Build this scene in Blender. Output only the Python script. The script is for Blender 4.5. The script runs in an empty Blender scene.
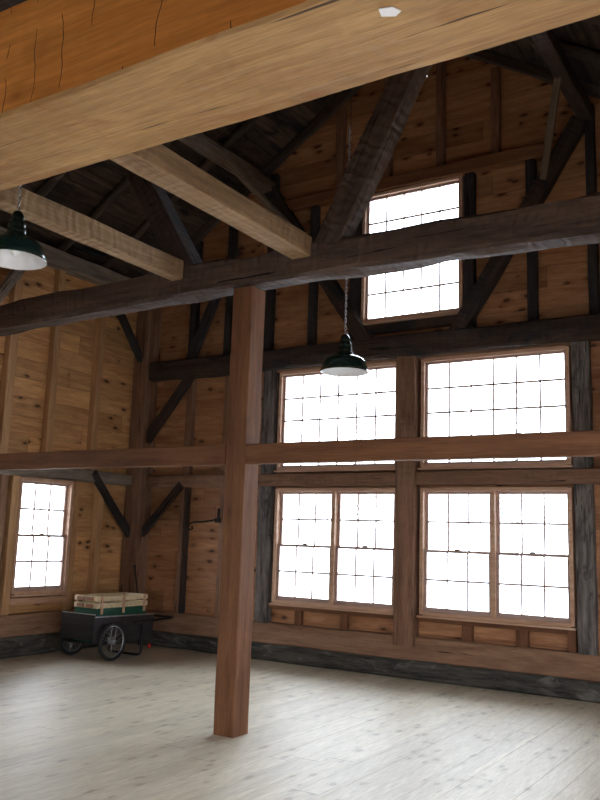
import bpy, bmesh, math, random
from mathutils import Vector, Matrix, noise
random.seed(7)
S = bpy.context.scene
COL = S.collection

# ------------------------------------------------------------------ materials
def nodes(name):
    m = bpy.data.materials.new(name); m.use_nodes = True
    nt = m.node_tree; nt.nodes.clear()
    out = nt.nodes.new('ShaderNodeOutputMaterial')
    b = nt.nodes.new('ShaderNodeBsdfPrincipled')
    nt.links.new(b.outputs[0], out.inputs[0])
    return m, nt, b, out

def wood(name, dark, light, grain_axis=0, scale=1.0, rough=.7, knots=0.0, knotcol=(.06, .022, .01),
         boards=None, adze=0.0, cracks=0.0, stain=0.0, staincol=(.02, .02, .022), bump=.25, gamma=1.0, spec=.3, tint=(.72, 1.12), kerf=False, flip=False):
    """boards=(axis across, width): each board gets its own tint. Coordinates are metres."""
    m, nt, b, out = nodes(name)
    N = nt.nodes.new; L = nt.links.new
    tc = N('ShaderNodeTexCoord'); oi = N('ShaderNodeObjectInfo')
    add = N('ShaderNodeVectorMath'); add.operation = 'MULTIPLY_ADD'
    cb = N('ShaderNodeCombineXYZ')
    for i in range(3): L(oi.outputs['Random'], cb.inputs[i])
    k = N('ShaderNodeVectorMath'); k.operation = 'SCALE'; k.inputs['Scale'].default_value = 0 if boards else 31.7
    L(cb.outputs[0], k.inputs[0])
    ad = N('ShaderNodeVectorMath'); ad.operation = 'ADD'
    L(tc.outputs['Object'], ad.inputs[0]); L(k.outputs[0], ad.inputs[1])
    base = ad.outputs[0]
    wn = None
    if boards:
        sep = N('ShaderNodeSeparateXYZ'); L(tc.outputs['Object'], sep.inputs[0])
        dv = N('ShaderNodeMath'); dv.operation = 'DIVIDE'; dv.inputs[1].default_value = boards[1]
        L(sep.outputs[boards[0]], dv.inputs[0])
        fl = N('ShaderNodeMath'); fl.operation = 'FLOOR'; L(dv.outputs[0], fl.inputs[0])
        # butt joints along the grain, staggered from board to board
        w0 = N('ShaderNodeTexWhiteNoise'); w0.noise_dimensions = '1D'; L(fl.outputs[0], w0.inputs['W'])
        sh = N('ShaderNodeMath'); sh.operation = 'MULTIPLY_ADD'; sh.inputs[1].default_value = 3.1
        L(w0.outputs[0], sh.inputs[0]); L(sep.outputs[grain_axis], sh.inputs[2])
        dj = N('ShaderNodeMath'); dj.operation = 'DIVIDE'; dj.inputs[1].default_value = 3.3; L(sh.outputs[0], dj.inputs[0])
        fj = N('ShaderNodeMath'); fj.operation = 'FLOOR'; L(dj.outputs[0], fj.inputs[0])
        cx = N('ShaderNodeCombineXYZ'); L(fl.outputs[0], cx.inputs[0]); L(fj.outputs[0], cx.inputs[1])
        wn = N('ShaderNodeTexWhiteNoise'); wn.noise_dimensions = '2D'; L(cx.outputs[0], wn.inputs['Vector'])
        k2 = N('ShaderNodeVectorMath'); k2.operation = 'SCALE'; k2.inputs['Scale'].default_value = 9.0
        L(wn.outputs['Color'], k2.inputs[0])
        ad2 = N('ShaderNodeVectorMath'); ad2.operation = 'ADD'; L(base, ad2.inputs[0]); L(k2.outputs[0], ad2.inputs[1])
        base = ad2.outputs[0]
    def mapped(sa, so):
        mp = N('ShaderNodeMapping'); sc = [so * scale] * 3; sc[grain_axis] = sa * scale
        mp.inputs['Scale'].default_value = sc; L(base, mp.inputs['Vector']); return mp.outputs[0]
    def ns(vec, detail=5, dist=0.0, rgh=.6):
        n = N('ShaderNodeTexNoise'); n.inputs['Scale'].default_value = 1
        n.inputs['Detail'].default_value = detail; n.inputs['Roughness'].default_value = rgh
        n.inputs['Distortion'].default_value = dist; L(vec, n.inputs['Vector']); return n.outputs['Fac']
    g1 = ns(mapped(1.2, 16), 6, .6); g2 = ns(mapped(.7, 3.0), 3, .8); g3 = ns(mapped(6, 90), 2)
    def ramp(fac, a, bb, c0=(0, 0, 0, 1), c1=(1, 1, 1, 1)):
        r = N('ShaderNodeValToRGB'); r.color_ramp.elements[0].position = a; r.color_ramp.elements[1].position = bb
        r.color_ramp.elements[0].color = c0; r.color_ramp.elements[1].color = c1; L(fac, r.inputs[0]); return r.outputs[0]
    mx = N('ShaderNodeMix'); mx.data_type = 'FLOAT'; mx.inputs[0].default_value = .45; L(g1, mx.inputs[2]); L(g2, mx.inputs[3])
    col = ramp(mx.outputs[0], .34, .66, (*dark, 1), (*light, 1))
    def mix(fac, a, bb, typ='MIX', f=None):
        q = N('ShaderNodeMix'); q.data_type = 'RGBA'; q.blend_type = typ
        if f is not None: q.inputs[0].default_value = f
        if fac is not None: L(fac, q.inputs[0])
        if isinstance(a, tuple): q.inputs[6].default_value = (*a, 1)
        else: L(a, q.inputs[6])
        if isinstance(bb, tuple): q.inputs[7].default_value = (*bb, 1)
        else: L(bb, q.inputs[7])
        return q.outputs[2]
    fine = ramp(g3, .3, .7, (.78, .78, .78, 1), (1.1, 1.1, 1.1, 1))
    col = mix(None, col, fine, 'MULTIPLY', .95)
    if wn:
        mr = N('ShaderNodeMapRange'); mr.inputs[3].default_value = tint[0]; mr.inputs[4].default_value = tint[1]
        L(wn.outputs['Value'], mr.inputs[0])
        cc = N('ShaderNodeCombineXYZ')
        for i in range(3): L(mr.outputs[0], cc.inputs[i])
        col = mix(None, col, cc.outputs[0], 'MULTIPLY', 1.0)
        # dark line in the joint between two boards
        fr = N('ShaderNodeMath'); fr.operation = 'FRACT'; L(dj.outputs[0], fr.inputs[0])
        lt = N('ShaderNodeMath'); lt.operation = 'LESS_THAN'; lt.inputs[1].default_value = .0012; L(fr.outputs[0], lt.inputs[0])
        col = mix(lt.outputs[0], col, (.02, .012, .008))
    if knots:
        mp = N('ShaderNodeMapping'); sc = [6.0, 6.0, 6.0]; sc[grain_axis] = 2.8; mp.inputs['Scale'].default_value = sc
        L(base, mp.inputs['Vector'])
        wob = N('ShaderNodeTexNoise'); wob.inputs['Scale'].default_value = 9; L(base, wob.inputs['Vector'])
        wv2 = N('ShaderNodeVectorMath'); wv2.operation = 'MULTIPLY_ADD'; wv2.inputs[1].default_value = (.25, .25, .25)
        L(wob.outputs['Color'], wv2.inputs[0]); L(mp.outputs[0], wv2.inputs[2])
        vo = N('ShaderNodeTexVoronoi'); vo.inputs['Scale'].default_value = 1
        if boards:
            vo.voronoi_dimensions = '2D'
            s3 = N('ShaderNodeSeparateXYZ'); c3 = N('ShaderNodeCombineXYZ'); L(wv2.outputs[0], s3.inputs[0])
            L(s3.outputs[grain_axis], c3.inputs[0]); L(s3.outputs[boards[0]], c3.inputs[1]); L(c3.outputs[0], vo.inputs['Vector'])
        else: L(wv2.outputs[0], vo.inputs['Vector'])
        kn = ramp(vo.outputs['Distance'], .09, .16 , (1, 1, 1, 1), (0, 0, 0, 1))
        halo = ramp(vo.outputs['Distance'], .12, .38, (1, 1, 1, 1), (0, 0, 0, 1))
        ng = ns(mapped(1.5, 1.5), 1); gate = ramp(ng, .50, .56)
        mg = N('ShaderNodeMath'); mg.operation = 'MULTIPLY'; L(kn, mg.inputs[0]); L(gate, mg.inputs[1])
        mh = N('ShaderNodeMath'); mh.operation = 'MULTIPLY'; L(halo, mh.inputs[0]); L(gate, mh.inputs[1])
        mh2 = N('ShaderNodeMath'); mh2.operation = 'MULTIPLY'; mh2.inputs[1].default_value = .6 * knots; L(mh.outputs[0], mh2.inputs[0])
        mg2 = N('ShaderNodeMath'); mg2.operation = 'MULTIPLY'; mg2.inputs[1].default_value = min(1, .9 * knots); L(mg.outputs[0], mg2.inputs[0])
        col = mix(mh2.outputs[0], col, tuple(x * .62 for x in dark)); col = mix(mg2.outputs[0], col, knotcol)
    if stain:
        st = ramp(ns(mapped(1.1, 2.6), 4, 1.2), .62 - stain * .25, .72 - stain * .18)
        col = mix(st, col, staincol)
    if cracks:
        cr = ramp(ns(mapped(.9, 26), 2, .3), .70 - .03 * cracks, .73 - .03 * cracks)
        col = mix(cr, col, tuple(x * .22 for x in dark))
    if kerf:
        # axe cuts across the grain: short dark scored lines at uneven spacing
        ws = N('ShaderNodeSeparateXYZ'); L(tc.outputs['Object'], ws.inputs[0])
        nz2 = N('ShaderNodeTexNoise'); nz2.inputs['Scale'].default_value = 5; nz2.inputs['Detail'].default_value = 2; L(tc.outputs['Object'], nz2.inputs['Vector'])
        a1 = N('ShaderNodeMath'); a1.operation = 'MULTIPLY_ADD'; a1.inputs[1].default_value = .09; L(nz2.outputs['Fac'], a1.inputs[0]); L(ws.outputs[0], a1.inputs[2])
        a2 = N('ShaderNodeMath'); a2.operation = 'DIVIDE'; a2.inputs[1].default_value = .155; L(a1.outputs[0], a2.inputs[0])
        a3 = N('ShaderNodeMath'); a3.operation = 'FRACT'; L(a2.outputs[0], a3.inputs[0])
        a4 = N('ShaderNodeMath'); a4.operation = 'LESS_THAN'; a4.inputs[1].default_value = .03; L(a3.outputs[0], a4.inputs[0])
        g5 = N('ShaderNodeTexNoise'); g5.inputs['Scale'].default_value = 4.5; g5.inputs['Detail'].default_value = 0; L(tc.outputs['Object'], g5.inputs['Vector'])
        a5 = N('ShaderNodeMath'); a5.operation = 'GREATER_THAN'; a5.inputs[1].default_value = .5; L(g5.outputs['Fac'], a5.inputs[0])
        a6 = N('ShaderNodeMath'); a6.operation = 'MULTIPLY'; L(a4.outputs[0], a6.inputs[0]); L(a5.outputs[0], a6.inputs[1])
        col = mix(a6.outputs[0], col, (.045, .018, .008))
    if gamma != 1:
        gm = N('ShaderNodeGamma'); gm.inputs[1].default_value = gamma; L(col, gm.inputs[0]); col = gm.outputs[0]
    L(col, b.inputs['Base Color'])
    b.inputs['Roughness'].default_value = rough
    b.inputs['Specular IOR Level'].default_value = spec
    bp = N('ShaderNodeBump'); bp.inputs['Strength'].default_value = bump; bp.inputs['Distance'].default_value = .02
    h = g1
    if adze:
        wv = N('ShaderNodeTexWave'); wv.wave_type = 'BANDS'; wv.bands_direction = 'XYZ'[grain_axis]
        wv.inputs['Scale'].default_value = 3.4; wv.inputs['Distortion'].default_value = 5.5; wv.inputs['Detail'].default_value = 2
        wv.inputs['Detail Scale'].default_value = 1.5; L(base, wv.inputs['Vector'])
        ma = N('ShaderNodeMath'); ma.operation = 'MULTIPLY_ADD'; ma.inputs[1].default_value = adze; L(wv.outputs['Fac'], ma.inputs[0]); L(g1, ma.inputs[2])
        h = ma.outputs[0]
    L(h, bp.inputs['Height']); L(bp.outputs[0], b.inputs['Normal'])
    return m

def plain(name, col, rough=.5, metal=0.0, nz=.12, spec=.5, scale=12, coat=0.0):
    m, nt, b, out = nodes(name)
    N = nt.nodes.new; L = nt.links.new
    tc = N('ShaderNodeTexCoord'); n = N('ShaderNodeTexNoise'); n.inputs['Scale'].default_value = scale; n.inputs['Detail'].default_value = 4
    L(tc.outputs['Object'], n.inputs['Vector'])
    r = N('ShaderNodeValToRGB'); r.color_ramp.elements[0].position = .3; r.color_ramp.elements[1].position = .7
    r.color_ramp.elements[0].color = (*[c * (1 - nz) for c in col], 1); r.color_ramp.elements[1].color = (*[min(1, c * (1 + nz)) for c in col], 1)
    L(n.outputs['Fac'], r.inputs[0]); L(r.outputs[0], b.inputs['Base Color'])
    b.inputs['Roughness'].default_value = rough; b.inputs['Metallic'].default_value = metal
    b.inputs['Specular IOR Level'].default_value = spec; b.inputs['Coat Weight'].default_value = coat
    return m

def glass_mat():
    m, nt, b, out = nodes('window glass'); nt.nodes.remove(b)
    N = nt.nodes.new; L = nt.links.new
    t = N('ShaderNodeBsdfTransparent'); t.inputs[0].default_value = (.96, .98, 1, 1)
    g = N('ShaderNodeBsdfGlossy'); g.inputs['Roughness'].default_value = .02
    f = N('ShaderNodeFresnel'); f.inputs[0].default_value = 1.25
    mx = N('ShaderNodeMixShader'); L(f.outputs[0], mx.inputs[0]); L(t.outputs[0], mx.inputs[1]); L(g.outputs[0], mx.inputs[2])
    L(mx.outputs[0], out.inputs[0]); return m

M = {}
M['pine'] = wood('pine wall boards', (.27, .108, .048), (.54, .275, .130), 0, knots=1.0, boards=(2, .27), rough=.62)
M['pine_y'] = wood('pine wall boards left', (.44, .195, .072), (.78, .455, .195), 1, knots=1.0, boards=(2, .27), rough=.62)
M['floor'] = wood('pine floor boards', (.60, .52, .375), (.74, .67, .52), 1, knots=.42, boards=(0, .21), tint=(.9, 1.05), rough=.5, bump=.12, knotcol=(.22, .13, .07), spec=.5)
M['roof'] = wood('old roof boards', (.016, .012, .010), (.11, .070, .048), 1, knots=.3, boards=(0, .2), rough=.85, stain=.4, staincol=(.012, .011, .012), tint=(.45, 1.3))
M['new'] = wood('new hewn timber', (.28, .145, .05), (.48, .295, .125), 0, scale=1.1, knots=.8, rough=.6, adze=.3, cracks=1, stain=.12, staincol=(.27, .12, .04), bump=.45, knotcol=(.25, .11, .04))
M['orange_front'] = wood('orange front face', (.42, .15, .028), (.66, .27, .060), 0, scale=.7, knots=.8, rough=.5, adze=.2, cracks=.4, bump=.3, knotcol=(.2, .06, .015), kerf=True)
M['sawn'] = wood('red brown sawn timber', (.10, .036, .014), (.24, .108, .048), 0, knots=.5, rough=.7, adze=.12, bump=.3)
M['joist'] = wood('tan hewn joist', (.20, .115, .055), (.42, .275, .15), 0, knots=.3, rough=.75, adze=.6, bump=.6)
M['old'] = wood('dark old timber', (.026, .016, .012), (.075, .048, .036), 0, rough=.85, adze=.4, cracks=1.5, bump=.6, stain=.3)
M['oldtie'] = wood('brown old tie timber', (.038, .021, .015), (.125, .080, .057), 0, rough=.8, adze=.5, cracks=1.5, bump=.8)
M['grey'] = wood('weathered grey timber', (.035, .027, .024), (.27, .235, .21), 0, scale=1.8, rough=.85, adze=.2, cracks=2, bump=.7, stain=.3, staincol=(.05, .045, .042))
M['greylight'] = wood('pale grey brown timber', (.13, .10, .075), (.36, .30, .235), 0, rough=.85, adze=.3, cracks=1.5, bump=.6)
M['stud'] = wood('light pine stud', (.38, .19, .085), (.60, .36, .17), 0, knots=.4, rough=.65, bump=.15)
M['brown'] = wood('brown old timber', (.13, .060, .034), (.30, .165, .10), 0, rough=.8, adze=.3, cracks=1.2, bump=.5, knots=.3)
M['black'] = wood('blackened timber', (.016, .013, .013), (.055, .046, .044), 0, rough=.85, adze=.3, cracks=1, bump=.6)
M['sill'] = wood('brown sill timber', (.19, .095, .052), (.38, .225, .135), 0, rough=.75, adze=.2, cracks=1.2, knots=.3, bump=.5)
M['rot'] = wood('dark bottom sill', (.015, .014, .012), (.13, .12, .10), 0, scale=2.2, rough=.9, stain=.3, staincol=(.17, .16, .14), bump=.9, cracks=1)
M['frame'] = wood('window frame pine', (.46, .25, .15), (.66, .43, .29), 0, rough=.5, bump=.08)
M['sash'] = wood('window sash pine', (.40, .27, .22), (.52, .38, .32), 0, rough=.5, bump=.05)
M['pole'] = wood('dark rafter pole', (.028, .020, .016), (.10, .07, .052), 0, rough=.85, bump=.5, cracks=1)
M['purlin'] = wood('brown grey purlin', (.065, .046, .032), (.20, .145, .10), 0, rough=.85, bump=.5, cracks=1, adze=.2)
M['crate'] = wood('raw crate wood', (.55, .42, .24), (.78, .64, .42), 0, rough=.6, bump=.1)
M['crate_end'] = wood('red brown wood', (.24, .11, .06), (.38, .20, .12), 0, rough=.6)
M['ply'] = wood('dark painted plywood', (.016, .014, .015), (.045, .040, .042), 0, rough=.55, bump=.1)
M['rubber'] = plain('black rubber', (.012, .012, .013), .7)
M['steel'] = plain('galvanised steel', (.55, .57, .60), .35, 1.0)
M['black_metal'] = plain('black metal', (.012, .012, .014), .4, .3)
M['iron'] = plain('dark iron', (.03, .026, .024), .6, .6)
M['green_tub'] = plain('dark green plastic', (.008, .075, .045), .45)
M['enamel'] = plain('dark green enamel', (.006, .022, .020), .18, 0, .05, .6, coat=.6)
M['white_enamel'] = plain('white enamel', (.80, .80, .80), .25, 0, .02)
M['glint'] = plain('white paper', (.85, .86, .88), .7, 0, .02)  # white for the highlight painted under the near beam
M['red'] = plain('red plastic', (.55, .02, .015), .4)
M['bulb'] = plain('unlit frosted bulb', (.8, .8, .78), .3, 0, .01)
M['snow'] = plain('pale snowy ground', (.72, .75, .78), .9, 0, .05, scale=.4)
M['bark'] = plain('grey bark', (.3, .3, .3), .9, 0, .2, scale=6)
M['leaf'] = plain('dull green foliage', (.06, .09, .085), .8, 0, .3, scale=3)
M['glass'] = glass_mat()

# ------------------------------------------------------------------ object helpers
def link(name, bm, mat, parent=None, smooth=False, loc=None, mtx=None):
    me = bpy.data.meshes.new(name)
    bmesh.ops.recalc_face_normals(bm, faces=bm.faces)
    bm.to_mesh(me); bm.free()
    me.materials.append(mat)
    if smooth:
        for p in me.polygons: p.use_smooth = True
    o = bpy.data.objects.new(name, me); COL.objects.link(o)
    if mtx is not None: o.matrix_world = mtx
    if loc is not None: o.location = loc
    if parent is not None: o.parent = parent
    return o
def tag(o, label, cat, group=None, kind=None):
    o['label'] = label; o['category'] = cat
    if group: o['group'] = group
    if kind: o['kind'] = kind
    return o
def empty(name, loc, label=None, cat=None, group=None, kind=None):
    o = bpy.data.objects.new(name, None); COL.objects.link(o); o.location = loc; o.empty_display_size = .1
    if label: o['label'] = label
    if cat: o['category'] = cat
    if group: o['group'] = group
    if kind: o['kind'] = kind
    return o
def box(bm, x0, x1, y0, y1, z0, z1):
    v = [bm.verts.new(p) for p in ((x0,y0,z0),(x1,y0,z0),(x1,y1,z0),(x0,y1,z0),(x0,y0,z1),(x1,y0,z1),(x1,y1,z1),(x0,y1,z1))]
    for f in ((0,3,2,1),(4,5,6,7),(0,1,5,4),(1,2,6,5),(2,3,7,6),(3,0,4,7)): bm.faces.new([v[i] for i in f])
def tube(bm, pts, r, n=10, closed=False):
    rings = []; P = [Vector(p) for p in pts]; m = len(P); prev = None
    for i, p in enumerate(P):
        if closed: t = (P[(i+1) % m] - P[i-1]).normalized()
        else: t = (P[min(i+1, m-1)] - P[max(i-1, 0)]).normalized()
        if prev is None:
            a = Vector((0,0,1)) if abs(t.z) < .9 else Vector((1,0,0)); u = t.cross(a).normalized()
        else:
            u = (prev - t * prev.dot(t)).normalized()
        prev = u; w = t.cross(u)
        rr = r[i] if isinstance(r, (list, tuple)) else r
        rings.append([bm.verts.new(p + (u * math.cos(2*math.pi*k/n) + w * math.sin(2*math.pi*k/n)) * rr) for k in range(n)])
    for i in range(m if closed else m - 1):
        A, B = rings[i], rings[(i+1) % m]
        for k in range(n): bm.faces.new((A[k], A[(k+1) % n], B[(k+1) % n], B[k]))
    if not closed:
        bm.faces.new(rings[0]); bm.faces.new(rings[-1])
def lathe(bm, prof, n=36, cx=0, cy=0):
    rings = []
    for r, z in prof:
        rings.append([bm.verts.new((cx + r*math.cos(2*math.pi*k/n), cy + r*math.sin(2*math.pi*k/n), z)) for k in range(n)])
    for A, B in zip(rings, rings[1:]):
        for k in range(n): bm.faces.new((A[k], A[(k+1) % n], B[(k+1) % n], B[k]))
    return rings

def timber(name, p0, p1, w, h, mat, side=None, rough=.006, bow=0.0, chamf=.012, seed=None, wane=0.0, pole=False, label=None, cat=None, group=None):
    """A timber from p0 to p1 (centre line). w = size along 'side' vector, h = size along the other one.
    Edges are chamfered, faces a little uneven, bow lifts the middle."""
    p0, p1 = Vector(p0), Vector(p1); d = p1 - p0; Ln = d.length; x = d / Ln
    side = Vector(side) if side else (Vector((0,1,0)) if abs(x.y) < .9 else Vector((1,0,0)))
    y = (side - x * side.dot(x)).normalized(); z = x.cross(y)
    mtx = Matrix(((x.x,y.x,z.x,p0.x),(x.y,y.y,z.y,p0.y),(x.z,y.z,z.z,p0.z),(0,0,0,1)))
    bm = bmesh.new(); n = max(2, int(Ln / .11)); rings = []
    sd = random.uniform(0, 100) if seed is None else seed
    if pole: cs = [(math.cos(a)*w/2, math.sin(a)*h/2) for a in [2*math.pi*k/10 for k in range(10)]]
    else:
        a, b, c = w/2, h/2, chamf
        cs = [(-a+c,-b),(0,-b),(a-c,-b),(a,-b+c),(a,0),(a,b-c),(a-c,b),(0,b),(-a+c,b),(-a,b-c),(-a,0),(-a,-b+c)]
    for i in range(n + 1):
        t = i / n; X = t * Ln; lift = bow * math.sin(math.pi * t)
        row = []
        for k, (cy, cz) in enumerate(cs):
            q = noise.noise(Vector((X * 1.6 + sd, cy * 9, cz * 9))) + .5 * noise.noise(Vector((X * 5 + sd, cy * 14, cz * 14 + 7)))
            q2 = noise.noise(Vector((X * 1.9 - sd, cy * 9 + 5, cz * 9)))
            wn = 1 - wane * max(0, noise.noise(Vector((X * 1.3 + sd, k * .7, 3)))) if (not pole and k % 3 != 1) else 1
            L_ = math.hypot(cy, cz)
            row.append(bm.verts.new((X, cy * wn + q * rough * (1 if abs(cy) > 1e-4 else 0), cz * wn + q2 * rough + lift)))
        rings.append(row)
    m = len(cs)
    for A, B in zip(rings, rings[1:]):
        for k in range(m): bm.faces.new((A[k], A[(k+1) % m], B[(k+1) % m], B[k]))
    bm.faces.new(rings[0]); bm.faces.new(rings[-1])
    o = link(name, bm, mat, mtx=mtx, smooth=pole)
    if label: tag(o, label, cat, group)
    return o

# ------------------------------------------------------------------ building numbers (metres)
W, LEN, EAVE, PITCH = 9.44, 12.3, 5.75, .646
RX = 4.72; RIDGE = EAVE + PITCH * RX
BW = .27                                  # wall board width

def board_wall(name, axis, pos, thick, u0, u1, z0, ztop, holes, mat, gable=False):
    """Horizontal boards with small gaps over a backing sheet. axis 'y': the wall lies in x-z at y=pos.
    thick > 0 goes outward in the + direction."""
    bm = bmesh.new()
    def lim(z):
        if not gable or z <= EAVE + .1: return u0, u1
        s = (z - EAVE - .1) / PITCH
        return max(u0, s), min(u1, W - s)
    def piece(a, b, za, zb, d0, d1):
        a0, b0 = max(a, lim(za)[0]), min(b, lim(za)[1]); a1, b1 = max(a, lim(zb)[0]), min(b, lim(zb)[1])
        if b0 - a0 < .01: return
        if b1 - a1 < .005: a1 = b1 = (a0 + b0) / 2; b1 += .004
        pts = [(a0, za), (b0, za), (b1, zb), (a1, zb)]
        vs = []
        for d in (d0, d1):
            vs.append([bm.verts.new((u, d, z) if axis == 'y' else (d, u, z)) for u, z in pts])
        A, B = vs
        bm.faces.new(A); bm.faces.new(B)
        for k in range(4): bm.faces.new((A[k], A[(k+1) % 4], B[(k+1) % 4], B[k]))
    def row(za, zb, g, d0, d1):
        cuts = sorted({za, zb} | {h[2] for h in holes if za < h[2] < zb} | {h[3] for h in holes if za < h[3] < zb})
        for c0, c1 in zip(cuts, cuts[1:]):
            zc0 = c0 + (g if c0 == za else 0); zc1 = c1 - (g if c1 == zb else 0)
            if zc1 - zc0 < .002: continue
            hs = sorted((h[0], h[1]) for h in holes if h[2] < c1 - 1e-6 and h[3] > c0 + 1e-6)
            cur = u0
            for a, b in hs:
                if a > cur: piece(cur, a, zc0, zc1, d0, d1)
                cur = max(cur, b)
            if cur < u1: piece(cur, u1, zc0, zc1, d0, d1)
    sgn = 1 if thick > 0 else -1
    k = math.floor(z0 / BW)
    while k * BW < ztop:
        za, zb = max(z0, k * BW), min(ztop, (k + 1) * BW)
        r = random.uniform(0, .004)
        row(za, zb, .0025, pos + sgn * r, pos + thick * .6)
        row(za, zb, 0, pos + thick * .62, pos + thick)
        k += 1
    o = link(name, bm, mat); o['kind'] = 'structure'
    return o

# window openings (u0,u1,z0,z1)
LW = (2.66, 4.555, .79, 2.365); RW = (4.90, 6.795, .79, 2.365)
LU = (2.66, 4.555, 2.64, 4.06); RU = (4.90, 6.795, 2.64, 4.06)
TW = (3.985, 5.45, 4.66, 6.52)
SW = (-2.29, -1.345, .82, 2.385)
VENT = (4.84, 4.90, 8.17, 8.21)
D = .11                                    # boards lie this far behind the stud faces
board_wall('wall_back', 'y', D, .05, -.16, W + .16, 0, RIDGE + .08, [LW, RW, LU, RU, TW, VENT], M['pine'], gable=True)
SW2 = (-6.4, -5.45, .82, 2.385)
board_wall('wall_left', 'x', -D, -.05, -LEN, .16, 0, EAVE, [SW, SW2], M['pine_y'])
RWIN = [(-2.6, -1.65, .82, 2.385)]  # unseen right-wall window, put in only for the light it gives
RDOOR = (-7.3, -5.5, 0, 2.2)
board_wall('wall_right', 'x', W + D, .05, -LEN, .16, 0, EAVE, RWIN + [RDOOR], M['pine_y'])
DOOR = (6.5, 8.0, 0, 2.3)  # unseen doorway behind the camera, added to let light in
board_wall('wall_front', 'y', -LEN, -.05, -.16, W + .16, 0, RIDGE + .08, [DOOR], M['pine'], gable=True)

# floor
bm = bmesh.new(); x = -.16
while x < W + .16:
    k = round(x / .21 + .5)
    box(bm, x + .0012, min(x + .21, W + .16) - .0012, -LEN - .05, .16, -.03, random.uniform(-.001, 0)); x += .21
box(bm, -.16, W + .16, -LEN - .05, .16, -.08, -.031)
o = link('floor', bm, M['floor']); o['kind'] = 'structure'

# roof deck seen from inside (boards run along the ridge)
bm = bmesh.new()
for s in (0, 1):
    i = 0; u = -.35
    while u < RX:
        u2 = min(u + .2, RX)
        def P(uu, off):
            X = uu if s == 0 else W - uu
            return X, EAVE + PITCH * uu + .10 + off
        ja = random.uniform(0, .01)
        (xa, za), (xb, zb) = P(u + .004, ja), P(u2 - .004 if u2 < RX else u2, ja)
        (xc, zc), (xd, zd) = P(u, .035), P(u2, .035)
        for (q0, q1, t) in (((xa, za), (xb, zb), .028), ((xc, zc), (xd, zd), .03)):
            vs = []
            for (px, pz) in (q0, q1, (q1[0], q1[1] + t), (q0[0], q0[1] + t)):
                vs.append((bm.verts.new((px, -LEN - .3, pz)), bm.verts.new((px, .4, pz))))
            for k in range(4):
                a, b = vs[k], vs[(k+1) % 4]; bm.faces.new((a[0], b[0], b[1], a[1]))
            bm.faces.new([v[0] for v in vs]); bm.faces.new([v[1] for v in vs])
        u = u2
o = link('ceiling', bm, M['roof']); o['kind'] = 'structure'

# ------------------------------------------------------------------ windows
wcount = [0]
def window(axis, pos, rect, out, units, cols, rows, hung, casing=.05, flip=1, depth=.13):
    """units side by side, each with one sash (fixed) or two (hung). axis 'y': x-z plane; out=+1/-1 outward direction."""
    wcount[0] += 1
    u0, u1, z0, z1 = rect
    root = empty('window_%d' % wcount[0], ((u0+u1)/2, pos, z0) if axis == 'y' else (pos, (u0+u1)/2, z0), kind='structure')
    bpy.context.view_layer.update()
    inv = root.matrix_world.inverted() if False else Matrix.Translation(-root.location)
    def bx(bm, a, b, za, zb, d0, d1):
        d0, d1 = sorted((pos + out * d0, pos + out * d1))
        if axis == 'y': box(bm, a, b, d0, d1, za, zb)
        else: box(bm, d0, d1, a, b, za, zb)
    def fin(name, bm, mat, par=root):
        bm.transform(inv)
        o = link(name, bm, mat); o.parent = par; return o
    f = .035
    bm = bmesh.new()
    bx(bm, u0 - .01, u0 + f, z0, z1, 0, depth); bx(bm, u1 - f, u1 + .01, z0, z1, 0, depth)
    bx(bm, u0 + f, u1 - f, z1 - f, z1 + .01, 0, depth); bx(bm, u0 + f, u1 - f, z0 - .01, z0 + f, 0, depth)
    uw = (u1 - u0 - 2 * f) / units
    for k in range(1, units):
        c = u0 + f + uw * k; bx(bm, c - .03, c + .03, z0 + f, z1 - f, .0, depth)
    fin('window_frame', bm, M['frame'])
    bm = bmesh.new(); bx(bm, u0 - .03, u1 + .03, z0 - .035, z0 - .011, -.035, depth - .02)
    fin('window_sill', bm, M['frame'])
    for k in range(units):
        a = u0 + f + uw * k + (.03 if k else 0); b = u0 + f + uw * (k+1) - (.03 if k < units - 1 else 0)
        zs = [(z0 + f, z1 - f, .06)]
        if hung:
            zm = (z0 + z1) / 2
            zs = [(z0 + f, zm + .018, .045), (zm - .018, z1 - f, .085)]
        for (za, zb, d) in zs:
            bm = bmesh.new(); s = .035 if hung else .03; t = .03
            bx(bm, a, a + s, za, zb, d, d + t); bx(bm, b - s, b, za, zb, d, d + t)
            bx(bm, a + s, b - s, za, za + s + (.02 if hung and za < z0 + .1 else 0), d, d + t); bx(bm, a + s, b - s, zb - s, zb, d, d + t)
            zl = za + s + (.02 if hung and za < z0 + .1 else 0)
            sash = fin('sash', bm, M['sash'])
            bm = bmesh.new(); mw = .0125
            for c in range(1, cols):
                cc = a + s + (b - a - 2*s) * c / cols; bx(bm, cc - mw * .78, cc + mw * .78, zl, zb - s, d + .005, d + .024)
            for r in range(1, rows):
                cz = zl + (zb - s - zl) * r / rows; bx(bm, a + s, b - s, cz - mw, cz + mw, d + .004, d + .025)
            o = fin('muntin_grid', bm, M['sash'], sash)
            bm = bmesh.new(); bx(bm, a + s - .004, b - s + .004, zl - .004, zb - s + .004, d + .012, d + .0165)
            o = fin('glass_pane', bm, M['glass'], sash)
            if hung and d < .06:
                bm = bmesh.new(); cm = (a + b) / 2; bx(bm, cm - .03, cm + .03, zb, zb + .018, d - .004, d + .03)
                fin('sash_lock', bm, M['iron'], sash)
    return root
window('x', 0, SW, -1, 1, 3, 2, True)
window('y', 0, LW, 1, 2, 3, 2, True)
window('y', 0, RW, 1, 2, 3, 2, True)
window('y', 0, LU, 1, 1, 6, 4, False)
window('y', 0, RU, 1, 1, 6, 4, False)
window('y', 0, TW, 1, 1, 5, 5, False)
window('x', 0, SW2, -1, 1, 3, 2, True)
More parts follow.
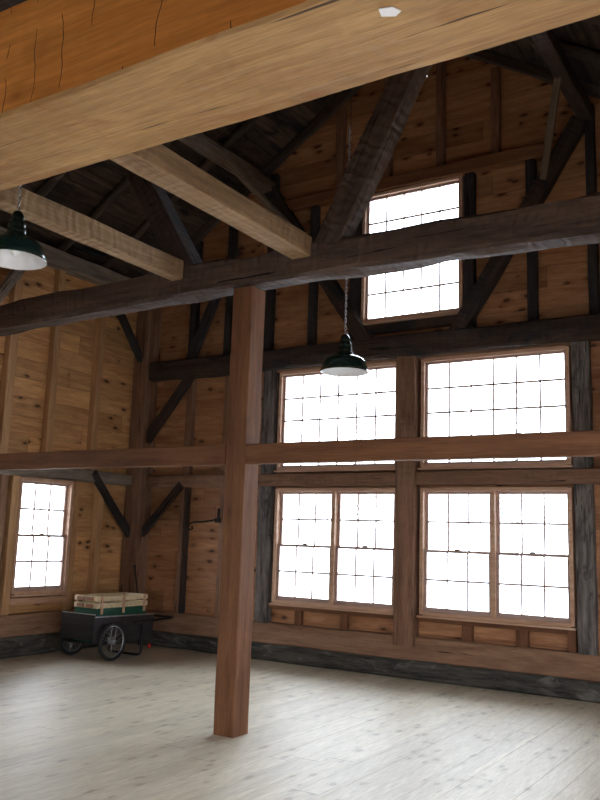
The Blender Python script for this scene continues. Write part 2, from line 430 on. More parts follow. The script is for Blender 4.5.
for r in RWIN: window('x', W, r, 1, 1, 3, 2, True)

# ------------------------------------------------------------------ timber frame
def T(name, *a, **k): return timber(name, *a, **k)
Y1 = -3.89
# free-standing post, slightly out of square like the photograph
T('timber_post', (4.818, Y1 + .11, 0), (4.818, Y1 + .11, 3.98), .22, .22, M['sawn'], side=(0, 1, 0), rough=.006, chamf=.008, seed=3,
  label='tall square red-brown timber post standing free in the middle of the floor', cat='post')
def hbeam(name, x0, x1, yf, depth, z0, z1, mat, label, cat, **k):
    return T(name, (x0, yf + depth/2, (z0+z1)/2), (x1, yf + depth/2, (z0+z1)/2), depth, z1 - z0, mat, side=(0,1,0), label=label, cat=cat, **k)
hbeam('tie_beam', -.05, W + .05, Y1 + .005, .27, 3.93, 4.24, M['oldtie'], 'long dark hewn tie beam resting on top of the free-standing post', 'beam', rough=.022, bow=.07, wane=.25, chamf=.03, seed=11)
hbeam('rail_beam', -.05, 4.70, Y1 + .004, .11, 2.33, 2.51, M['sawn'], 'red-brown rail at mid height running from left wall to the free-standing post', 'beam', seed=21, chamf=.006)
hbeam('rail_beam', 4.93, W + .05, Y1 + .004, .11, 2.33, 2.51, M['sawn'], 'red-brown rail at mid height crossing in front of the big windows', 'beam', seed=22, chamf=.006)
near_beam = hbeam('ceiling_beam', -.05, W + .05, -8.02, .48, 3.25, 3.72, M['new'], 'huge honey-coloured new beam closest overhead, crossing the top of the picture', 'beam', seed=33, rough=.008, chamf=.012)
near_beam.data.materials.append(M['orange_front'])  # front face coloured more orange than the rest of the beam
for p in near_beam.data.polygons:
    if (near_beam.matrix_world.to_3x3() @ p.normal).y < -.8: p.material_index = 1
hbeam('tie_beam', -.05, W + .05, -7.95, .25, 3.98, 4.28, M['oldtie'], 'old tie beam above the honey-coloured overhead beam', 'beam', seed=12, rough=.015)
T('ceiling_joist', (5.445, -7.7, 4.265), (5.445, Y1 + .02, 4.265), .205, .19, M['joist'], side=(1,0,0), rough=.007, seed=41,
  label='tan hewn joist meeting the dark tie beam right of the free-standing post', cat='joist')
T('ceiling_joist', (4.0, -7.7, 4.265), (4.0, Y1 + .02, 4.265), .15, .19, M['joist'], side=(1,0,0), rough=.007, seed=42,
  label='tan hewn joist meeting the tie beam left of the post, behind the dark pendant lamp', cat='joist')

# outer posts of the bents
for yy, where in ((Y1 + .12, 'under the left end of the dark tie beam'), (-7.8, 'under the left end of the honey-coloured beam')):
    T('wall_post', (-.02, yy, 0), (-.02, yy, 5.45), .2, .2, M['brown'], side=(0,1,0), label='brown timber wall post ' + where, cat='post')
for yy, where in ((Y1 + .12, 'under the right end of the dark tie beam'), (-7.8, 'under the right end of the honey-coloured beam')):
    T('wall_post', (W + .02, yy, 0), (W + .02, yy, 5.45), .2, .2, M['brown'], side=(0,1,0), label='brown timber wall post ' + where, cat='post')

# canted struts on the tie beam
T('canted_strut', (4.12, Y1 + .12, 4.20), (2.42, Y1 + .12, 6.86), .22, .24, M['old'], side=(0,1,0), rough=.012, seed=51,
  label='dark slanting roof strut rising leftward from the tie beam between the two joists', cat='strut')
T('canted_strut', (5.66, Y1 + .12, 4.22), (7.02, Y1 + .12, 6.86), .20, .25, M['oldtie'], side=(0,1,0), rough=.014, seed=52,
  label='thick dark slanting roof strut rising rightward from the tie beam beside the top window', cat='strut')
# gable truss members
T('canted_strut', (4.12, -.03, 4.32), (2.40, -.03, 6.9), .16, .2, M['old'], side=(0,1,0), rough=.01, seed=53,
  label='dark slanting strut on the gable wall left of the top window', cat='strut')
T('canted_strut', (5.38, -.03, 4.32), (7.02, -.03, 6.9), .16, .2, M['old'], side=(0,1,0), rough=.01, seed=54,
  label='dark slanting strut on the gable wall right of the top window', cat='strut')
# purlins
T('purlin', (2.36, .08, 6.97), (2.36, -LEN + .1, 6.97), .19, .19, M['purlin'], side=(1,0,0), rough=.012, seed=61,
  label='grey-brown purlin under the rafters of the left roof slope', cat='beam')
T('purlin', (7.08, .08, 6.97), (7.08, -LEN + .1, 6.97), .17, .17, M['old'], side=(1,0,0), rough=.012, seed=62,
  label='grey-brown purlin under the rafters of the right roof slope', cat='beam')
T('purlin_brace', (2.87, -.12, 6.16), (2.42, -1.22, 6.93), .09, .09, M['purlin'], side=(1,0,0), seed=63,
  label='thin brown brace from the gable strut up to the left purlin', cat='brace')
T('purlin_brace', (6.57, -.12, 6.2), (7.04, -1.12, 6.93), .09, .09, M['purlin'], side=(1,0,0), seed=64,
  label='thin light brown brace from the gable strut up to the right purlin', cat='brace')
T('purlin_brace', (6.92, Y1 + .2, 6.5), (7.1, Y1 + 1.3, 6.93), .09, .09, M['brown'], side=(1,0,0), seed=65,
  label='thin brown brace from the thick slanting strut to the right purlin', cat='brace')
T('purlin_brace', (2.55, Y1 + .2, 6.5), (2.34, Y1 + 1.2, 6.93), .09, .09, M['old'], side=(1,0,0), seed=66,
  label='thin dark brace from the slanting strut to the left purlin', cat='brace')

# rafters: dark poles on both slopes
ORD = ['the gable wall itself', 'first', 'second', 'third', 'fourth', 'fifth', 'sixth', 'seventh', 'eighth', 'ninth', 'tenth', 'eleventh', 'twelfth', 'thirteenth']
for s in (0, 1):
    for i in range(0, 13):
        y = -.06 - .945 * i + (random.uniform(-.04, .04) if i else 0)
        if y < -LEN: break
        X = lambda u: u if s == 0 else W - u
        off = .02
        slope = 'left' if s == 0 else 'right'
        lab = ('dark roof rafter lying along the %s slope of the gable wall' % slope) if i == 0 else ('dark rafter pole on the %s roof slope, %s out from the gable rafter' % (slope, ORD[i]))
        p0 = Vector((X(-.25), y, EAVE + PITCH * -.25 + off)); p1 = Vector((X(RX), y + random.uniform(-.03, .03), RIDGE + off))
        T('rafter', p0, p1, .12, .13, M['pole'], side=(0,1,0), rough=.02, pole=(i > 0), label=lab, cat='rafter', group='rafters of the %s roof slope' % slope)

# plates, girts, sills on the walls
T('wall_plate', (.02, -.0, 5.58), (.02, -LEN, 5.58), .2, .24, M['greylight'], side=(1,0,0), rough=.01, seed=71, label='grey weathered plate along the top of the left wall', cat='beam')
T('wall_plate', (W - .02, -.0, 5.58), (W - .02, -LEN, 5.58), .2, .24, M['grey'], side=(1,0,0), rough=.01, seed=72, label='grey weathered plate along the top of the right wall', cat='beam')
T('wall_girt', (-.03, -.15, 2.50), (-.03, -LEN, 2.43), .14, .17, M['greylight'], side=(1,0,0), rough=.008, seed=73, label='grey horizontal girt above the window on the left wall', cat='beam')
hbeam('gable_girt', .14, W, -.14, .22, 4.10, 4.40, M['old'], 'long dark girt across the gable wall above the big windows', 'beam', rough=.02, wane=.25, chamf=.03, seed=74)
hbeam('wall_girt', .2, 4.56, -.04, .14, 2.40, 2.585, M['brown'], 'brown girt between upper and lower windows, left of the middle wall post', 'beam', seed=75, rough=.008)
hbeam('wall_girt', 4.85, W, -.04, .14, 2.41, 2.59, M['brown'], 'brown girt between upper and lower windows, right of the middle wall post', 'beam', seed=76, rough=.008)
hbeam('gable_collar', 2.62, 6.85, -.04, .14, 6.54, 6.72, M['sawn'], 'red-brown horizontal timber across the gable above the top window', 'beam', seed=77)
hbeam('sill_beam', -.1, W, -.02, .18, .22, .51, M['sill'], 'brown sill timber below the big windows on the back wall', 'beam', seed=81, rough=.01, chamf=.018)
T('sill_beam', (-.06, -.12, .41), (-.06, -LEN, .41), .18, .29, M['sill'], side=(1,0,0), rough=.01, seed=82, label='brown sill timber along the left wall below the window', cat='beam')
hbeam('bottom_sill', -.1, W, -.06, .22, 0, .225, M['rot'], 'blackened bottom timber on the floor along the back wall', 'beam', seed=83, rough=.02, chamf=.03)
T('bottom_sill', (-.06, -.15, .13), (-.06, -LEN, .13), .22, .265, M['rot'], side=(1,0,0), rough=.02, chamf=.03, seed=84, label='blackened bottom timber on the floor along the left wall', cat='beam')
T('sill_beam', (W + .02, -.12, .41), (W + .02, -5.48, .41), .14, .29, M['sill'], side=(1,0,0), seed=85, label='brown sill timber along the right wall', cat='beam')

def vpost(name, x0, x1, z0, z1, mat, label, cat='stud', yf=0.0, yb=None, group=None, **k):
    yb = D if yb is None else yb
    return T(name, ((x0+x1)/2, (yf+yb)/2, z0), ((x0+x1)/2, (yf+yb)/2, z1), yb - yf, x1 - x0, mat, side=(0,1,0), label=label, cat=cat, group=group, **k)
vpost('wall_post', 4.58, 4.85, .40, 4.13, M['brown'], 'brown timber wall post between the two pairs of big windows', 'post', yf=-.10, seed=91, rough=.008)
vpost('wall_post', 2.37, 2.59, .50, 4.12, M['grey'], 'dark weathered wall post left of the big windows', 'post', yf=-.015, seed=92, rough=.012)
vpost('wall_post', 6.835, 7.04, .50, 4.10, M['grey'], 'dark weathered wall post right of the big windows', 'post', yf=-.015, seed=93, rough=.012)
T('corner_post', (.06, -.04, .3), (.06, -.04, 5.6), .30, .30, M['brown'], side=(0,1,0), seed=94, rough=.01, chamf=.015, label='stout brown timber post in the corner behind the garden cart', cat='post')

G = 'studs of the gable wall'
for (x0, x1, z0, z1, mat, lab) in [
    (.89, .965, .50, 2.41, 'brown', 'narrow brown stud on the back wall below the girt, nearest the corner'),
    (.97, 1.015, .50, 2.41, 'old', 'dark strip standing in for the shaded side of the narrow brown stud, nearest the corner'),  # strip added to put the brown stud's side shade into colour
    (.90, 1.02, 2.58, 4.12, 'brown', 'brown stud on the back wall between the two girts, nearest the corner'),
    (1.66, 1.76, .50, 2.41, 'brown', 'brown stud on the back wall hidden behind the free-standing post, below the girt'),
    (1.65, 1.76, 2.58, 4.12, 'brown', 'brown stud left of the free-standing post, between the two girts'),
    (.88, 1.00, 4.38, 6.38, 'black', 'blackened stud above the dark girt, first from the corner'),
    (1.58, 1.70, 4.38, 6.82, 'black', 'blackened stud above the dark girt, second from the corner'),
    (2.34, 2.46, 4.38, 7.2, 'black', 'blackened stud above the dark girt, just right of the free-standing post'),
    (3.10, 3.21, 4.38, 6.55, 'black', 'blackened stud above the dark girt, next left of the top window posts'),
    (3.78, 3.95, 4.38, 6.55, 'black', 'blackened stud hard against the left side of the top window'),
    (5.49, 5.62, 4.38, 6.55, 'black', 'blackened stud hard against the right side of the top window'),
    (6.31, 6.43, 4.38, 6.55, 'black', 'blackened stud behind the foot of the light purlin brace'),
    (7.05, 7.16, 4.38, 7.1, 'black', 'blackened stud above the dark girt, near the right end of the picture'),
    (7.9, 8.02, 4.38, 6.6, 'black', 'blackened stud above the dark girt, one beyond the picture edge'),
    (7.75, 7.87, .50, 4.1, 'brown', 'brown stud right of the big windows'),
    (8.6, 8.72, .50, 4.1, 'brown', 'brown stud near the right corner of the back wall'),
    (3.50, 3.62, 6.7, 8.0, 'brown', 'brown stud in the gable peak above the left end of the top window'),
    (5.08, 5.19, 6.7, 8.5, 'brown', 'brown stud in the gable peak above the right half of the top window'),
    (5.86, 5.97, 6.7, 7.95, 'brown', 'brown stud in the gable peak right of the top window'),
    (4.28, 4.39, 6.7, 8.5, 'brown', 'brown stud in the gable peak beside the thick slanting strut')]:
    vpost('wall_stud', x0, x1, z0, z1, M[mat], lab, group=G, chamf=.006)
for (x0, x1, lab) in [(3.02, 3.12, 'short block under the left big window, nearer the corner'), (3.74, 3.84, 'short block under the left big window, nearer the middle post'),
                 (5.45, 5.57, 'short block under the right big window, nearer the middle post'), (6.12, 6.26, 'short block under the right big window, nearer the dark post'),
                 (6.72, 6.81, 'short stud end beside the dark post right of the big windows')]:
    vpost('cripple_stud', x0, x1, .50, .70 if x0 < 6.7 else .755, M['sawn'], lab, yf=.03, chamf=.004, group='short blocks under the big windows')
for (x0, x1, lab) in [(2.6, 4.57, 'red-brown board under the sill of the left big window'), (4.86, 6.72, 'red-brown board under the sill of the right big window')]:
    hbeam('rough_sill', x0, x1, .02, D - .02, .70, .75, M['sawn'], lab, 'board', chamf=.004, rough=.002)
# casing strips between posts and upper windows
hbeam('window_header', 2.6, 4.57, .0, D, 4.07, 4.14, M['sill'], 'thin header board over the left upper window', 'board', chamf=.004, rough=.002)
hbeam('window_header', 4.86, 6.83, .0, D, 4.07, 4.14, M['sill'], 'thin header board over the right upper window', 'board', chamf=.004, rough=.002)
hbeam('rough_sill', 3.95, 5.49, .01, D - .01, 4.50, 4.62, M['old'], 'dark timber under the sill of the top window', 'board', chamf=.004)

def lpost(name, y0, y1, z0, z1, mat, label, cat='stud', xf=0.0, xb=-D, **k):
    return T(name, ((xf+xb)/2, (y0+y1)/2, z0), ((xf+xb)/2, (y0+y1)/2, z1), xf - xb, abs(y1 - y0), mat, side=(1,0,0), label=label, cat=cat, group='studs of the left wall', **k)
for (y0, y1, z0, z1, mat, lab) in [
    (-2.62, -2.50, .52, 2.40, 'sill', 'brown stud left of the left wall window'),
    (-2.43, -2.31, .52, 2.40, 'stud', 'pale pine stud tight against the left wall window'),
    (-.84, -.72, .52, 2.42, 'stud', 'light pine stud between the left wall window and the corner'),
    (-1.32, -1.22, .52, 2.40, 'stud', 'pale pine stud along the right side of the left wall window'),
    (-2.68, -2.55, 2.55, 5.48, 'stud', 'tall light stud on the upper left wall, at the picture edge'),
    (-1.92, -1.80, 2.55, 5.48, 'stud', 'tall light stud on the upper left wall, middle of three'),
    (-1.06, -.94, 2.55, 5.48, 'stud', 'tall stud on the upper left wall, nearest the corner'),
    (-3.45, -3.33, 2.52, 5.48, 'sill', 'tall stud on the upper left wall next to the bent post'),
    (-4.7, -4.58, .52, 5.48, 'sill', 'tall stud on the left wall beyond the bent post'),
    (-5.42, -5.30, .52, 5.48, 'sill', 'tall stud beside the second left wall window'),
    (-6.55, -6.43, .52, 5.48, 'sill', 'tall stud on the far side of the second left wall window')]:
    lpost('wall_stud', y0, y1, z0, z1, M[mat], lab, chamf=.006)
T('rough_sill', (-.05, -2.31, .72), (-.05, -1.32, .72), .10, .09, M['frame'], side=(1,0,0), chamf=.004, rough=.002, label='pine block under the sill of the left wall window', cat='board')

# wall braces
T('wall_brace', (.03, -1.02, 2.55), (.03, -.13, 1.62), .09, .11, M['black'], side=(1,0,0), seed=101, label='dark brace on the left wall low beside the corner post', cat='brace')
T('wall_brace', (.93, -.03, 2.44), (.17, -.03, 1.66), .09, .11, M['old'], side=(0,1,0), seed=102, label='dark brace on the back wall low beside the corner post', cat='brace')
T('wall_brace', (.18, -.06, 3.14), (1.06, -.06, 4.17), .10, .15, M['old'], side=(0,1,0), seed=103, label='dark brace under the left end of the gable girt', cat='brace')
T('wall_brace', (.98, -.05, 4.36), (1.78, -.05, 6.1), .10, .15, M['black'], side=(0,1,0), seed=104, label='dark brace above the left end of the gable girt', cat='brace')
T('wall_brace', (.05, -1.02, 5.48), (.05, -.16, 4.44), .09, .12, M['black'], side=(1,0,0), seed=105, label='dark brace high on the left wall beside the corner post', cat='brace')
T('wall_brace', (.07, -2.5, 5.52), (.07, -3.78, 3.5), .10, .13, M['greylight'], side=(1,0,0), seed=106, label='grey brace high on the left wall behind the near pendant lamp', cat='brace')

# iron hook on the back wall and a thin rod in the corner
bm = bmesh.new()
hk = [(1.70, -.02, 1.93), (1.55, -.03, 1.90), (1.38, -.04, 1.875), (1.24, -.05, 1.87), (1.16, -.055, 1.85), (1.13, -.06, 1.80), (1.16, -.06, 1.755), (1.21, -.06, 1.77), (1.20, -.06, 1.81)]
tube(bm, hk, .014, 8); 
tube(bm, [(1.66, -.01, 2.08), (1.66, -.02, 1.90)], .02, 8)
box(bm, 1.6, 1.70, -.02, D + .01, 1.87, 1.94)
o = link('wall_hook', bm, M['iron'], smooth=False); tag(o, 'dark iron hook bar with a curled end on the back wall', 'hook')
bm = bmesh.new(); tube(bm, [(.28, -.26, 1.19), (.30, -.27, 1.14), (.42, -.30, .74), (.52, -.33, .03)], [.022, .014, .011, .011], 8)
o = link('leaning_rod', bm, M['iron'], smooth=True); tag(o, 'thin dark metal rod leaning in the corner behind the garden cart', 'rod')
bm = bmesh.new(); lathe(bm, [(.001, 0), (.024, 0), (.026, .04), (.016, .052), (.014, .06), (.001, .06)], 14)
o = link('red_bottle', bm, M['red'], smooth=True, loc=(.62, -.2, 0)); tag(o, 'small red plastic container on the floor behind the garden cart', 'container')
# highlight under the overhead beam, painted as a small white patch
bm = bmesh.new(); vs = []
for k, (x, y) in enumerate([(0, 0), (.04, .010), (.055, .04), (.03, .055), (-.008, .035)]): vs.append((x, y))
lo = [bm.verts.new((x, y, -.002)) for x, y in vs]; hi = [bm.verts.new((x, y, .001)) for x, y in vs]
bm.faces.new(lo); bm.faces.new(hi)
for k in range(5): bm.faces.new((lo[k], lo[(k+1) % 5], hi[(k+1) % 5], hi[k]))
o = link('glint_patch', bm, M['glint'], loc=(8.27, -7.90, 3.247)); tag(o, 'small white patch painted as a highlight under the honey-coloured beam', 'patch')

# ------------------------------------------------------------------ pendant lamps
def chain(bm, z0, z1, pitch=.04, r=.0038):
    n = int((z1 - z0) / pitch)
    for i in range(n):
        zc = z0 + (i + .5) * pitch; pts = []
        for k in range(10):
            a = 2 * math.pi * k / 10; u = .010 * math.cos(a); z = zc + .026 * math.sin(a)
            pts.append((u, 0, z) if i % 2 else (0, u, z))
        tube(bm, pts, r, 5, closed=True)
def lamp(x, y, rim, top, label):
    root = empty('pendant_lamp', (x, y, rim), label, 'lamp', 'dark enamel pendant lamps')
    def part(name, bm, mat, par=root, sm=True):
        o = link(name, bm, mat, smooth=sm); o.parent = par; return o
    bm = bmesh.new()
    lathe(bm, [(.236, 0), (.239, .006), (.228, .045), (.210, .095), (.194, .125), (.168, .142), (.11, .162), (.074, .180)], 48)
    sh = part('lamp_shade', bm, M['enamel'])
    bm = bmesh.new()
    lathe(bm, [(.236, .0), (.231, .004), (.222, .044), (.204, .092), (.188, .120), (.162, .136), (.10, .154), (.045, .165)], 48)
    part('shade_lining', bm, M['white_enamel'], sh)
    bm = bmesh.new()
    lathe(bm, [(.084, .172), (.082, .190), (.068, .197), (.072, .208), (.070, .240), (.060, .248), (.064, .258), (.060, .295), (.049, .304), (.052, .315), (.045, .348), (.032, .372), (.016, .383), (.001, .385)], 32)
    part('socket_cap', bm, M['enamel'])
    bm = bmesh.new()
    lathe(bm, [(.001, .035), (.020, .038), (.034, .055), (.036, .072), (.026, .095), (.016, .11), (.016, .13)], 20)
    part('bulb', bm, M['bulb'])
    bm = bmesh.new(); chain(bm, .385, min(top - rim, 2.6))
    part('chain', bm, M['steel'], sm=False)
    bm = bmesh.new(); tube(bm, [(.004, .004, .385), (.005, .004, (top - rim) * .5), (.004, .004, top - rim)], .0035, 6)
    part('cord', bm, M['black_metal'])
    return root
lamp(5.385, -2.93, 3.305, 8.16, 'dark green pendant lamp with white inside hanging before the big windows')
lamp(4.32, -6.06, 3.655, 8.40, 'dark pendant lamp cut by the left picture edge below the overhead beam')

# ------------------------------------------------------------------ garden cart
cart = empty('garden_cart', (.80, -1.50, 0), 'dark two-wheeled garden cart with spoked wheels standing near the corner', 'cart')
def cpart(name, bm, mat, par=cart, sm=False):
    bm.transform(Matrix.Translation(-cart.location))
    o = link(name, bm, mat, smooth=sm); o.parent = par; return o
X0, X1, YA, YB = .50, 1.07, -1.80, -.66
bm = bmesh.new(); box(bm, X0, X1, YA, YB, .215, .235); cpart('cart_floor', bm, M['ply'])
def prism_yz(bm, pts, x0, x1):
    a = [bm.verts.new((x0, y, z)) for y, z in pts]; b = [bm.verts.new((x1, y, z)) for y, z in pts]; n = len(pts)
    bm.faces.new(a); bm.faces.new(b)
    for k in range(n): bm.faces.new((a[k], a[(k+1) % n], b[(k+1) % n], b[k]))
for xx in (X0, X1 - .015):
    bm = bmesh.new(); prism_yz(bm, [(YA, .215), (YB, .245), (YB + .02, .555), (YA, .575)], xx, xx + .015); cpart('side_panel', bm, M['ply'])
    bm = bmesh.new(); box(bm, xx - .004, xx + .019, YA, YB + .02, .562, .578)
    for v in bm.verts:
        if v.co.y > -1: v.co.z -= .018
    cpart('edge_strip', bm, M['steel'])
bm = bmesh.new(); box(bm, X0 - .02, X1 + .02, YA - .02, YA - .004, .275, .60); cpart('end_panel', bm, M['ply'])
bm = bmesh.new(); box(bm, X0 - .02, X1 + .02, YA - .024, YA, .60, .609); cpart('edge_strip', bm, M['steel'])
bm = bmesh.new(); box(bm, X0 + .015, X1 - .015, YB - .016, YB, .235, .55); cpart('end_panel', bm, M['ply'])
# wheels
def wheel(x, sgn):
    w = empty('wheel', (x, -1.535, .25)); w.parent = cart; w.location = Vector((x, -1.535, .25)) - cart.location
    def wp(name, bm, mat, sm=True):
        o = link(name, bm, mat, smooth=sm); o.parent = w
    circ = lambda r, n=40: [(0, r * math.cos(2*math.pi*k/n), r * math.sin(2*math.pi*k/n)) for k in range(n)]
    bm = bmesh.new(); tube(bm, circ(.226), .024, 10, closed=True); wp('tyre', bm, M['rubber'])
    bm = bmesh.new(); tube(bm, circ(.202), .0095, 8, closed=True); wp('rim', bm, M['steel'])
    bm = bmesh.new(); tube(bm, [(-.04, 0, 0), (.04, 0, 0)], .012, 12); tube(bm, [(-.034, 0, 0), (-.028, 0, 0)], .024, 14); tube(bm, [(.028, 0, 0), (.034, 0, 0)], .024, 14); wp('hub', bm, M['steel'], False)
    bm = bmesh.new(); n = 24
    for k in range(n):
        a = 2*math.pi*k/n; b = a + (1.1 if (k // 2) % 2 else -1.1); s = .031 if k % 2 else -.031
        tube(bm, [(s, .027 * math.cos(b), .027 * math.sin(b)), (0, .2 * math.cos(a), .2 * math.sin(a))], .0016, 4)
    wp('spokes', bm, M['steel'], False)
wheel(1.16, 1); wheel(.41, -1)
bm = bmesh.new(); tube(bm, [(.36, -1.535, .25), (1.21, -1.535, .25)], .009, 10); cpart('axle', bm, M['steel'])
for xx in (1.088, .475):
    bm = bmesh.new(); box(bm, xx, xx + .012, -1.56, -1.51, .215, .30); cpart('axle_bracket', bm, M['steel'])
# handle and stand
bm = bmesh.new()
tube(bm, [(X1 + .02, -1.05, .455), (X1 + .02, -.80, .465), (X1 + .02, -.30, .475), (X1, -.24, .475), (X1 - .05, -.21, .475), (X0 + .05, -.21, .475), (X0, -.24, .475), (X0 - .02, -.30, .475), (X0 - .02, -.80, .465), (X0 - .02, -1.05, .455)], .016, 10)
cpart('handle', bm, M['black_metal'], sm=True)
bm = bmesh.new()
tube(bm, [(X1 + .02, -1.02, .44), (X1 + .02, -.93, .44), (X1 + .02, -.90, .41), (X1 + .02, -.895, .08), (X1 + .015, -.91, .025), (X1 - .03, -.93, .013), (X0 + .03, -.93, .013), (X0 - .015, -.91, .025), (X0 - .02, -.895, .08), (X0 - .02, -.90, .41), (X0 - .02, -.93, .44), (X0 - .02, -1.02, .44)], .017, 10)
cpart('stand', bm, M['black_metal'], sm=True)

# crate of slats standing in the cart, over a green tub
tub = bmesh.new(); a0, a1, b0, b1 = X0 + .11, X1 - .035, -1.72, -.78
box(tub, a0, a1, b0, b1, .237, .25); box(tub, a0, a0 + .012, b0, b1, .25, .672); box(tub, a1 - .012, a1, b0, b1, .25, .672)
box(tub, a0 + .012, a1 - .012, b0, b0 + .012, .25, .672); box(tub, a0 + .012, a1 - .012, b1 - .012, b1, .25, .672)
o = link('storage_tub', tub, M['green_tub']); tag(o, 'dark green open tub standing inside the garden cart', 'tub')
crate = empty('slatted_crate', (.80, -1.25, .674), 'pale slatted wooden crate rim standing on the green tub in the cart', 'crate')
def kpart(name, bm, mat):
    bm.transform(Matrix.Translation(-crate.location))
    o = link(name, bm, mat); o.parent = crate; return o
c0, c1, d0, d1 = X0 + .10, X1 - .025, -1.73, -.77
for (z0, z1) in ((.676, .738), (.768, .828)):
    for xx in (c0, c1 - .012):
        bm = bmesh.new(); box(bm, xx, xx + .012, d0 + .012, d1 - .012, z0, z1); kpart('side_slat', bm, M['crate'])
    for yy in (d0, d1 - .012):
        bm = bmesh.new(); box(bm, c0, c1, yy, yy + .012, z0, z1); kpart('end_slat', bm, M['crate'])
    for xm in (c0 + .06, c0 + .23):  # red-brown blocks across the near end slats
        bm = bmesh.new(); box(bm, xm, xm + .13, d0 - .013, d0 - .001, z0 + .006, z1 - .006)
        o = kpart('brown_block', bm, M['crate_end']); o['label'] = 'red-brown block'
for yy in (d0 + .05, (d0 + d1) / 2 - .02, d1 - .09):
    for xx in (c0 - .0135, c1 + .001):
        bm = bmesh.new(); box(bm, xx, xx + .0125, yy, yy + .04, .60, .832)
        kpart('corner_batten', bm, M['frame'])

# ------------------------------------------------------------------ outside
bm = bmesh.new(); box(bm, -80, 90, -90, 110, -.5, -.35); o = link('ground', bm, M['snow']); o['kind'] = 'structure'
def tree(x, y, h, label, n=420):
    root = empty('tree', (x, y, -.35), label, 'tree', 'trees outside the windows')
    bm = bmesh.new(); pts = [(0, 0, 0), (.08, .05, h * .3), (-.05, 0, h * .6), (0, .05, h * .95)]
    tube(bm, pts, [.16, .13, .08, .02], 8)
    rnd = random.Random(int(x * 10))
    for k in range(16):
        z = h * rnd.uniform(.3, .9); a = rnd.uniform(0, 6.28); l = h * .32 * (1.15 - z / h)
        tube(bm, [(0, 0, z), (l * .5 * math.cos(a), l * .5 * math.sin(a), z + l * .35), (l * math.cos(a), l * math.sin(a), z + l * .9)], [.05, .03, .01], 5)
    o = link('trunk', bm, M['bark'], smooth=True); o.parent = root
    bm = bmesh.new()
    for k in range(n):
        z = h * rnd.uniform(.3, 1.02); a = rnd.uniform(0, 6.28); l = h * .36 * (1.2 - z / h) * rnd.uniform(.2, 1)
        c = Vector((l * math.cos(a), l * math.sin(a), z)); s = rnd.uniform(.08, .2)
        u = Vector((rnd.uniform(-1, 1), rnd.uniform(-1, 1), rnd.uniform(-1, 1))).normalized(); w = u.cross(Vector((.3, .2, .9))).normalized()
        bm.faces.new([bm.verts.new(c + u * s), bm.verts.new(c + w * s * .6), bm.verts.new(c - u * s), bm.verts.new(c - w * s * .6)])
    o = link('foliage', bm, M['leaf']); o.parent = root
tree(-23.9, 52, 11.3, 'faint bare tree far outside seen through the left upper window')
tree(-10.5, 52, 11.3, 'faint tree far outside seen through the right upper window')

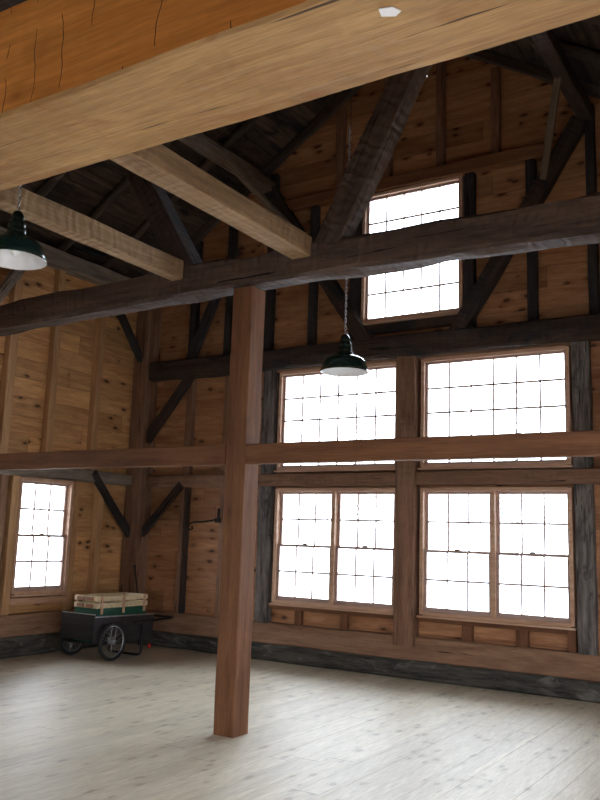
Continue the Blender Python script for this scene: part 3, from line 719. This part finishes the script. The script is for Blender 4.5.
# ------------------------------------------------------------------ light
wd = bpy.data.worlds.new('overcast'); S.world = wd; wd.use_nodes = True
nt = wd.node_tree; nt.nodes.clear()
out = nt.nodes.new('ShaderNodeOutputWorld'); bg = nt.nodes.new('ShaderNodeBackground')
tc = nt.nodes.new('ShaderNodeTexCoord'); n1 = nt.nodes.new('ShaderNodeTexNoise'); n1.inputs['Scale'].default_value = 2.2; n1.inputs['Detail'].default_value = 4
rp = nt.nodes.new('ShaderNodeValToRGB')
rp.color_ramp.elements[0].color = (.78, .86, 1, 1); rp.color_ramp.elements[1].color = (.95, .98, 1, 1)
nt.links.new(tc.outputs['Generated'], n1.inputs['Vector']); nt.links.new(n1.outputs['Fac'], rp.inputs[0]); nt.links.new(rp.outputs[0], bg.inputs[0])
bg.inputs[1].default_value = 5.0
nt.links.new(bg.outputs[0], out.inputs[0])
def portal(loc, sx, sy, rot):
    l = bpy.data.lights.new('window_portal', 'AREA'); l.shape = 'RECTANGLE'; l.size = sx; l.size_y = sy; l.cycles.is_portal = True
    o = bpy.data.objects.new('window_portal', l); COL.objects.link(o); o.location = loc; o.rotation_euler = rot; return o
for r in (LW, RW, LU, RU, TW):
    portal(((r[0]+r[1])/2, .22, (r[2]+r[3])/2), r[1]-r[0], r[3]-r[2], (-math.pi/2, 0, 0))
for r in (SW, SW2):
    portal((-.22, (r[0]+r[1])/2, (r[2]+r[3])/2), r[3]-r[2], r[1]-r[0], (0, -math.pi/2, 0))
for r in RWIN:
    portal((W + .22, (r[0]+r[1])/2, (r[2]+r[3])/2), r[3]-r[2], r[1]-r[0], (0, math.pi/2, 0))
r = RDOOR; portal((W + .22, (r[0]+r[1])/2, (r[2]+r[3])/2), r[3]-r[2], r[1]-r[0], (0, math.pi/2, 0))
r = DOOR; portal(((r[0]+r[1])/2, -LEN - .12, (r[2]+r[3])/2), r[1]-r[0], r[3]-r[2], (math.pi/2, 0, 0))

# ------------------------------------------------------------------ camera
cx, cy, cz, yaw, pi_, ro, fpx = 9.3016, -9.8864, 1.7, .5662, .1636, .0321, 829.3652
f = Vector((-math.sin(yaw) * math.cos(pi_), math.cos(yaw) * math.cos(pi_), math.sin(pi_)))
r = Vector((math.cos(yaw), math.sin(yaw), 0)); u = r.cross(f)
r2 = math.cos(ro) * r + math.sin(ro) * u; u2 = -math.sin(ro) * r + math.cos(ro) * u
cam = bpy.data.cameras.new('camera'); co = bpy.data.objects.new('camera', cam); COL.objects.link(co)
co.matrix_world = Matrix(((r2.x, u2.x, -f.x, cx), (r2.y, u2.y, -f.y, cy), (r2.z, u2.z, -f.z, cz), (0, 0, 0, 1)))
cam.sensor_fit = 'VERTICAL'; cam.sensor_height = 24; cam.lens = fpx / 800 * 24; cam.clip_start = .02; cam.clip_end = 400
S.camera = co
S.view_settings.view_transform = 'Standard'; S.view_settings.look = 'None'; S.view_settings.gamma = 1
S.view_settings.use_curve_mapping = False
S.view_settings.exposure = 1.36
S.cycles.max_bounces = 14; S.cycles.diffuse_bounces = 8; S.cycles.transparent_max_bounces = 12
S.cycles.use_denoising = True; S.cycles.sample_clamp_indirect = 8
